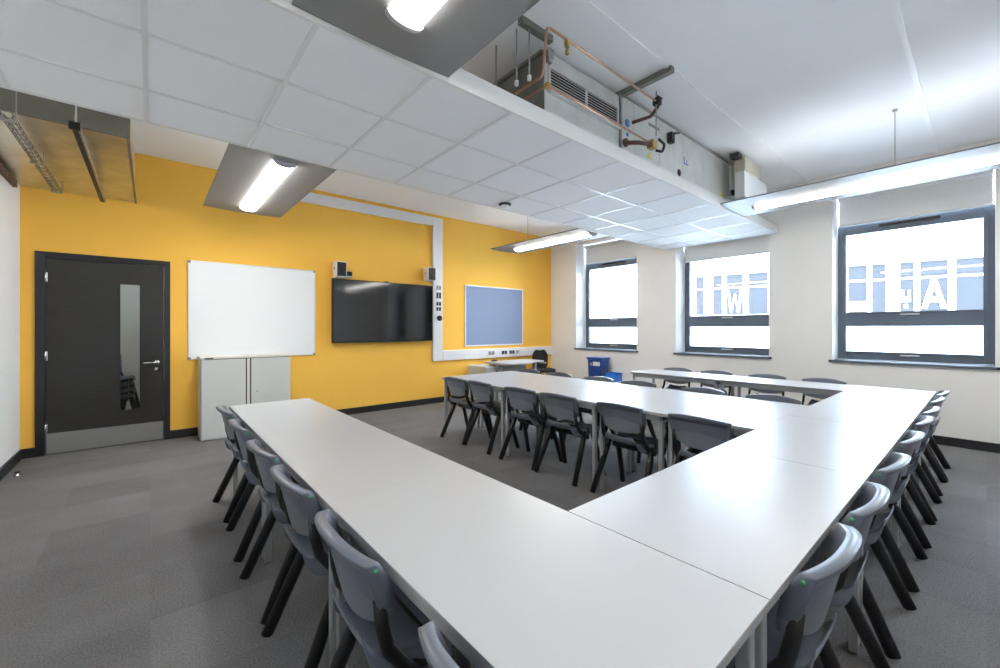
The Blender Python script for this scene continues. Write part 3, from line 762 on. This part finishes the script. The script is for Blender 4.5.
# ------------------------------------------------------------------ fan coil unit above the raft
FY = 2.06
fc = thing('fan_coil_unit', 'galvanised fan coil unit with louvred grille above the raft', 'fan coil unit', (2.64, 2.4, 2.88))
ox, oy, oz = 2.64, 2.4, 2.88
B(2.17-ox, 3.10-ox, FY-oy, 2.75-oy, 0, 3.37-oz).build('casing', M_galv2, fc, 0.004)
gx = MB()
gx.box(2.20-ox, 3.08-ox, FY-0.012-oy, FY-oy, 3.245-oz, 3.262-oz).box(2.20-ox, 3.08-ox, FY-0.03-oy, FY-oy, 3.06-oz, 3.085-oz)
for x in (2.20, 2.63, 3.06): gx.box(x-ox, x+0.02-ox, FY-0.012-oy, FY-oy, 3.085-oz, 3.245-oz)
gx.build('grille_frame', M_galv2, fc)
B(2.22-ox, 3.06-ox, FY-0.002-oy, FY-0.0005-oy, 3.085-oz, 3.245-oz).build('grille_recess', M_black, fc)
for (a, b) in ((2.222, 2.628), (2.652, 3.058)):
    sl = MB()
    for k in range(7):
        z = 3.097 + 0.0215*k; i = len(sl.v)
        sl.v += [(a-ox,FY-0.012-oy,z-oz),(b-ox,FY-0.012-oy,z-oz),(b-ox,FY-0.003-oy,z+0.007-oz),(a-ox,FY-0.003-oy,z+0.007-oz),(a-ox,FY-0.012-oy,z+0.005-oz),(b-ox,FY-0.012-oy,z+0.005-oz),(b-ox,FY-0.003-oy,z+0.012-oz),(a-ox,FY-0.003-oy,z+0.012-oz)]
        for q in ((0,3,2,1),(4,5,6,7),(0,1,5,4),(1,2,6,5),(2,3,7,6),(3,0,4,7)): sl.f.append(tuple(i+j for j in q)); sl.smooth.append(False)
    sl.build('louvre', M_galv2, fc)
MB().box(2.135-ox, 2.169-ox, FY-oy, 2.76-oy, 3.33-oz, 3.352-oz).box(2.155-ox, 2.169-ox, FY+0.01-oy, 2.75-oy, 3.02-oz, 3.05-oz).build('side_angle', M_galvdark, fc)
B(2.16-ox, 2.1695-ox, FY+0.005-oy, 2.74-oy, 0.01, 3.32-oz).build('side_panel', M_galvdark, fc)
MB().box(2.18-ox, 2.22-ox, FY-0.03-oy, FY-0.001-oy, 3.27-oz, 3.36-oz).box(2.17-ox, 2.23-ox, FY-0.034-oy, FY-0.03-oy, 3.30-oz, 3.365-oz).build('hanging_lug', M_rod, fc)

ah = thing('air_handling_section', 'long grey panelled duct section with stickers beside the louvred unit', 'air handling unit', (4.38, 2.4, 2.80))
ox, oy, oz = 4.38, 2.4, 2.80
seams = [3.13, 3.33, 3.78, 4.25, 4.72, 5.66]
for a, b in zip(seams, seams[1:]):
    B(a+0.002-ox, b-0.002-ox, FY-oy, 2.80-oy, 0, 3.385-oz).build('panel', M_galv2, ah, 0.003)
MB().box(3.13-ox, 5.66-ox, FY-0.012-oy, FY+0.02-oy, 3.3855-oz, 3.40-oz).box(3.11-ox, 3.129-ox, FY-0.012-oy, 2.8-oy, 0.0, 3.40-oz).build('top_flange', M_rod, ah)
for x in seams[1:5]:
    MB().box(x-0.02-ox, x+0.02-ox, FY-0.010-oy, FY-0.0005-oy, 2.885-oz, 2.905-oz).build('catch', M_black, ah)
def disc(x, z, r, m, name): MB().lathe([(r, -0.0005), (r, -0.004), (0.0, -0.004)], (x-ox, FY-oy, z-oz), 'y', 20).build(name, m, ah)
def tri(x, z, s):
    t = MB(); yb = FY-oy
    t.v = [(x-s-ox,yb-0.003,z-s*0.8-oz),(x+s-ox,yb-0.003,z-s*0.8-oz),(x-ox,yb-0.003,z+s-oz),(x-s-ox,yb-0.0005,z-s*0.8-oz),(x+s-ox,yb-0.0005,z-s*0.8-oz),(x-ox,yb-0.0005,z+s-oz)]
    t.f = [(0,1,2),(5,4,3),(0,3,4,1),(1,4,5,2),(2,5,3,0)]; t.smooth = [False]*5
    t.build('warning_sticker', M_lyel, ah)
disc(3.225, 3.17, 0.035, M_lblue, 'sticker'); disc(3.225, 3.07, 0.018, M_lblue, 'sticker')
tri(3.60, 2.99, 0.04); tri(5.22, 2.96, 0.045)
disc(4.18, 2.965, 0.035, M_black, 'cable_gland')
B(3.58-ox, 3.77-ox, FY-0.003-oy, FY-0.0005-oy, 3.27-oz, 3.295-oz).build('name_strip', M_socket, ah)
MB().box(4.28-ox, 4.295-ox, FY-0.003-oy, FY-0.0005-oy, 3.08-oz, 3.16-oz).box(4.30-ox, 4.38-ox, FY-0.003-oy, FY-0.0005-oy, 3.085-oz, 3.10-oz).box(4.34-ox, 4.352-ox, FY-0.003-oy, FY-0.0005-oy, 3.105-oz, 3.14-oz).build('arrow_sticker', M_lpur, ah)
MB().box(3.93-ox, 3.99-ox, FY-0.05-oy, FY-0.0005-oy, 3.20-oz, 3.30-oz).tube([(3.96-ox, FY-0.03-oy, 3.29-oz), (4.10-ox, FY-0.04-oy, 3.34-oz)], 0.012, 8).build('actuator', M_black, ah)
disc(4.58, 3.24, 0.025, M_label, 'plug')
B(5.50-ox, 5.58-ox, FY-0.035-oy, FY-0.0005-oy, 3.02-oz, 3.07-oz).build('hinge', M_black, ah)
B(5.50-ox, 5.58-ox, FY-0.035-oy, FY-0.0005-oy, 2.84-oz, 2.89-oz).build('hinge', M_black, ah)
bd = thing('branch_duct', 'pale duct box hanging past the end of the panelled section', 'duct', (5.6, 1.88, 2.90))
B(5.30-5.6, 6.05-5.6, -0.05, 0.06, 0.0, 0.30).build('white_casing', M_trunk, bd, 0.004)
B(5.30-5.6, 5.80-5.6, -0.055, 0.07, 0.301, 0.48).build('insulated_collar', M_beige, bd, 0.012)
for x in (5.22, 5.60, 5.92):
    MB().tube([(x-5.6, 0.08, 0.0), (x-5.6, 0.08, HC-2.90)], 0.006, 8).build('hanger_rod', M_rod, bd)
B(5.16-5.6, 5.96-5.6, 0.071, 0.089, -0.012, 0.0).build('cross_rail', M_rod, bd)
B(5.17-5.6, 5.29-5.6, -0.03, 0.06, 0.44, 0.49).build('black_bracket', M_black, bd)

# ceiling struts and hanging pipework
cs = tag(MB().box(-0.025, 0.025, -0.42, 0.42, 0, 0.045).build('ceiling_strut', M_galvdark, loc=(3.14, 2.02, HC-0.046)), 'short steel strut channel fixed to the ceiling above the valves', 'strut')
cs2 = tag(MB().box(-0.15, 0.15, -0.022, 0.022, 0, 0.045).build('ceiling_strut', M_galvdark, loc=(2.02, 2.00, HC-0.046)), 'short steel strut channel fixed to the ceiling beside the louvred unit', 'strut')
def bend(pts, r=0.04, n=5):
    out = [Vector(pts[0])]
    for a, b, c in zip(pts, pts[1:], pts[2:]):
        a, b, c = Vector(a), Vector(b), Vector(c)
        p, q = b + (a-b).normalized()*r, b + (c-b).normalized()*r
        for k in range(n+1):
            t = k/n; out.append(p*(1-t)**2 + b*2*t*(1-t) + q*t*t)
    out.append(Vector(pts[-1])); return out
p1 = thing('copper_pipe', 'upper copper pipe running past the louvred unit just under the ceiling', 'pipe', (2.6, 1.86, 3.33))
o_ = (2.6, 1.86, 3.33)
def rel(pts, o): return [(a-o[0], b-o[1], c-o[2]) for a, b, c in pts]
MB().tube(bend(rel([(1.98, 2.9, 3.02), (1.98, 1.90, 3.02), (1.98, 1.86, 3.33), (3.36, 1.86, 3.33)], o_)), 0.009, 10).build('pipe_run', M_copper, p1)
MB().tube(bend(rel([(3.36, 1.86, 3.33), (3.42, 1.86, 3.33), (3.42, 1.94, 3.25), (3.25, 2.02, 3.17)], o_), 0.03), 0.015, 10).build('insulated_end', M_rust, p1)
MB().box(3.35-2.6, 3.40-2.6, -0.028, 0.028, -0.03, 0.03).tube([(0.78, 0, 0.03), (0.78, 0, 0.055), (0.86, 0, 0.06)], 0.006, 8).build('valve', M_black, p1)
MB().box(-0.432, -0.408, -0.012, 0.012, -0.055, 0.0).tube([(-0.42, 0.0, -0.07), (-0.42, 0.0, -0.10)], 0.014, 8).build('brass_fitting', M_brass, p1)
p2 = thing('copper_pipe', 'lower copper pipe crossing in front of the louvred unit grille', 'pipe', (2.6, 1.93, 2.99))
o_ = (2.6, 1.93, 2.99)
MB().tube(bend(rel([(2.08, 2.9, 3.02), (2.08, 1.95, 3.02), (3.36, 1.93, 3.0)], o_)), 0.009, 10).build('pipe_run', M_copper, p2)
MB().tube(rel([(3.14, 2.04, 2.965), (3.24, 1.96, 2.97), (3.38, 1.93, 2.985)], o_), 0.018, 10).build('insulated_end', M_rust, p2)
MB().lathe([(0.035, 0.0), (0.035, -0.02), (0.0, -0.02)], (3.15-2.6, 2.035-1.93, 2.965-2.99), 'y', 16).build('flange', M_rust, p2)
MB().box(3.38-2.6, 3.45-2.6, -0.03, 0.03, -0.035, 0.035).build('valve', M_brass, p2)
MB().tube(bend(rel([(3.45, 1.93, 3.02), (3.47, 1.90, 3.05), (3.58, 1.90, 3.03), (3.58, 1.92, 2.97), (3.49, 1.93, 2.96)], o_), 0.02), 0.012, 8).build('valve_handle', M_black, p2)
MB().box(2.065-2.6, 2.095-2.6, 0.0, 0.04, 0.012, 0.045).build('brass_fitting', M_brass, p2)
gz = 'threaded hanger rods holding the pipes'
for x, y, z0_, lab in ((1.93, 2.10, 3.03, 'white dropper rod left of the louvred unit, nearest it but one'), (1.955, 2.00, 3.03, 'white dropper rod nearest the louvred unit'), (1.93, 2.32, 3.03, 'thin dropper rod farthest from the louvred unit, by the pendant light'), (3.36, 1.86, 2.99, 'thin rod dropping from the ceiling strut to the valves')):
    o = thing('hanger_rod', lab, 'rod', (x, y, HC), 0, gz)
    MB().tube([(0, 0, 0), (0, 0, z0_-HC+0.03)], 0.0055, 8).build('rod', M_rod, o)
    MB().lathe([(0.014, z0_-HC), (0.014, z0_-HC+0.03), (0.006, z0_-HC+0.035)]).build('clip', M_trunk, o)

# ------------------------------------------------------------------ building across the street
struct('ground', B(W+0.4, 60, -40, 40, -3.2, -3.1), M_ground)
ang = math.radians(12.1)
bl = thing('office_building', 'white clad building across the street with large letters in its windows', 'building', (20.0, 0, -3.1), ang)
# local axes: y along the facade, x away from us
FLr = -3.1
def fz(z): return z - FLr
YA, YB = -14.0, 22.0
wins_px = [(696,703.7),(713,722),(726.6,743),(748.6,767.3),(786,800),(806,826),(848,866.9),(871.7,885.4),(900,914),(920,947.8),(955.9,984)]
CAMF = 412.54; YAW = 0.7032
def px2local(px):
    a = (px-500)/CAMF
    rx = math.sin(YAW)+a*math.cos(YAW); ry = math.cos(YAW)-a*math.sin(YAW)
    # world = t*(rx,ry) ; local y measured along (-sin ang, cos ang) from (20,0); facade: local x = 0
    # (t*rx-20)*cos + t*ry*sin = 0
    t = 20*math.cos(ang)/(rx*math.cos(ang)+ry*math.sin(ang))
    return -(t*rx-20)*math.sin(ang) + t*ry*math.cos(ang)
wl_ = sorted([tuple(sorted((px2local(a-0.4), px2local(b+0.6)))) for a, b in wins_px])
Z0, Z1, ZT = 1.93, 3.62, 3.06
wm = MB().box(0, 0.3, YA, YB, 0, fz(Z0)).box(0, 0.3, YA, YB, fz(Z1), fz(8.0))
cur = YA
for a, b in wl_:
    wm.box(0, 0.3, cur, a, fz(Z0), fz(Z1)); cur = b
wm.box(0, 0.3, cur, YB, fz(Z0), fz(Z1))
wm.box(0.3, 6.0, YA, YB, 0, fz(8.0))
wm.build('wall', M_facade, bl)
jm = MB()
for z in (4.05, 4.55, 5.05, 5.55, 6.1, 0.9, 1.4):
    jm.box(-0.012, 0, YA, YB, fz(z)-0.012, fz(z)+0.012)
jm.build('cladding_joints', M_fac_line, bl)
for k, (a, b) in enumerate(wl_):
    wd = MB().box(0.0, 0.03, a, b, fz(ZT)-0.035, fz(ZT)+0.035).box(0.0, 0.03, a, a+0.012, fz(Z0), fz(Z1)).box(0.0, 0.03, b-0.012, b, fz(Z0), fz(Z1))
    wd = wd.build('window', M_facade, bl)
    B(0.031, 0.05, a, b, fz(Z0), fz(Z1)).build('pane', M_fac_glass, wd)
    B(-0.02, 0.03, a, b, fz(Z1)-0.03, fz(Z1)+0.01).build('head_flashing', M_fac_line, wd)
    if abs((a+b)/2 - px2local(857)) < 0.3:
        B(0.005, 0.0305, a+0.012, b-0.012, fz(Z0), fz(Z0)+0.42).build('panel', M_fac_tan, wd)
def letter(polys, y_c, zb, h, w):
    m = MB()
    for poly in polys:
        n = len(poly); i = len(m.v)
        # viewed from the room, +y runs to the left
        m.v += [(-0.02, y_c - (u-0.5)*w, zb + v*h) for u, v in poly] + [(0.015, y_c - (u-0.5)*w, zb + v*h) for u, v in poly]
        m.f.append(tuple(i+k for k in range(n))); m.f.append(tuple(i+n+k for k in reversed(range(n)))); m.smooth += [False, False]
        for k in range(n): m.f.append((i+k, i+n+k, i+n+(k+1) % n, i+(k+1) % n)); m.smooth.append(False)
    return m.build('letter', M_letter, bl)
Wp = [[(0, 1), (0.14, 1), (0.32, 0), (0.22, 0)], [(0.22, 0), (0.32, 0), (0.53, 0.85), (0.47, 0.85)], [(0.47, 0.85), (0.53, 0.85), (0.78, 0), (0.68, 0)], [(0.68, 0), (0.78, 0), (1, 1), (0.86, 1)]]
Ap = [[(0, 0), (0.22, 0), (0.60, 1), (0.38, 1)], [(0.78, 0), (1, 0), (0.62, 1), (0.40, 1)], [(0.22, 0.22), (0.78, 0.22), (0.72, 0.42), (0.28, 0.42)]]
letter(Wp, px2local(734.8), fz(2.00), 0.95, 0.56)
letter(Ap, px2local(934.0), fz(2.02), 0.94, 0.58)
Lp = [[(0, 0.35), (0.25, 0.35), (0.25, 1), (0, 1)], [(0.75, 0.35), (1, 0.35), (1, 1), (0.75, 1)], [(0.25, 0.35), (0.75, 0.35), (0.75, 0.62), (0.25, 0.62)], [(0.3, 0), (0.7, 0), (0.7, 0.2), (0.3, 0.2)]]
letter(Lp, px2local(906), fz(2.05), 0.62, 0.22)
# small bracket on the wall below the W
bf = MB().box(-0.12, -0.0, 0, 0.05, 0, 0.30).box(-0.12, 0, 0, 0.50, 0, 0.05).box(-0.12, 0, 0.46, 0.50, 0.05, 0.30)
bf.build('sign_bracket', M_fac_line, bl, loc=(0, px2local(722)-0.25, fz(0.70)))
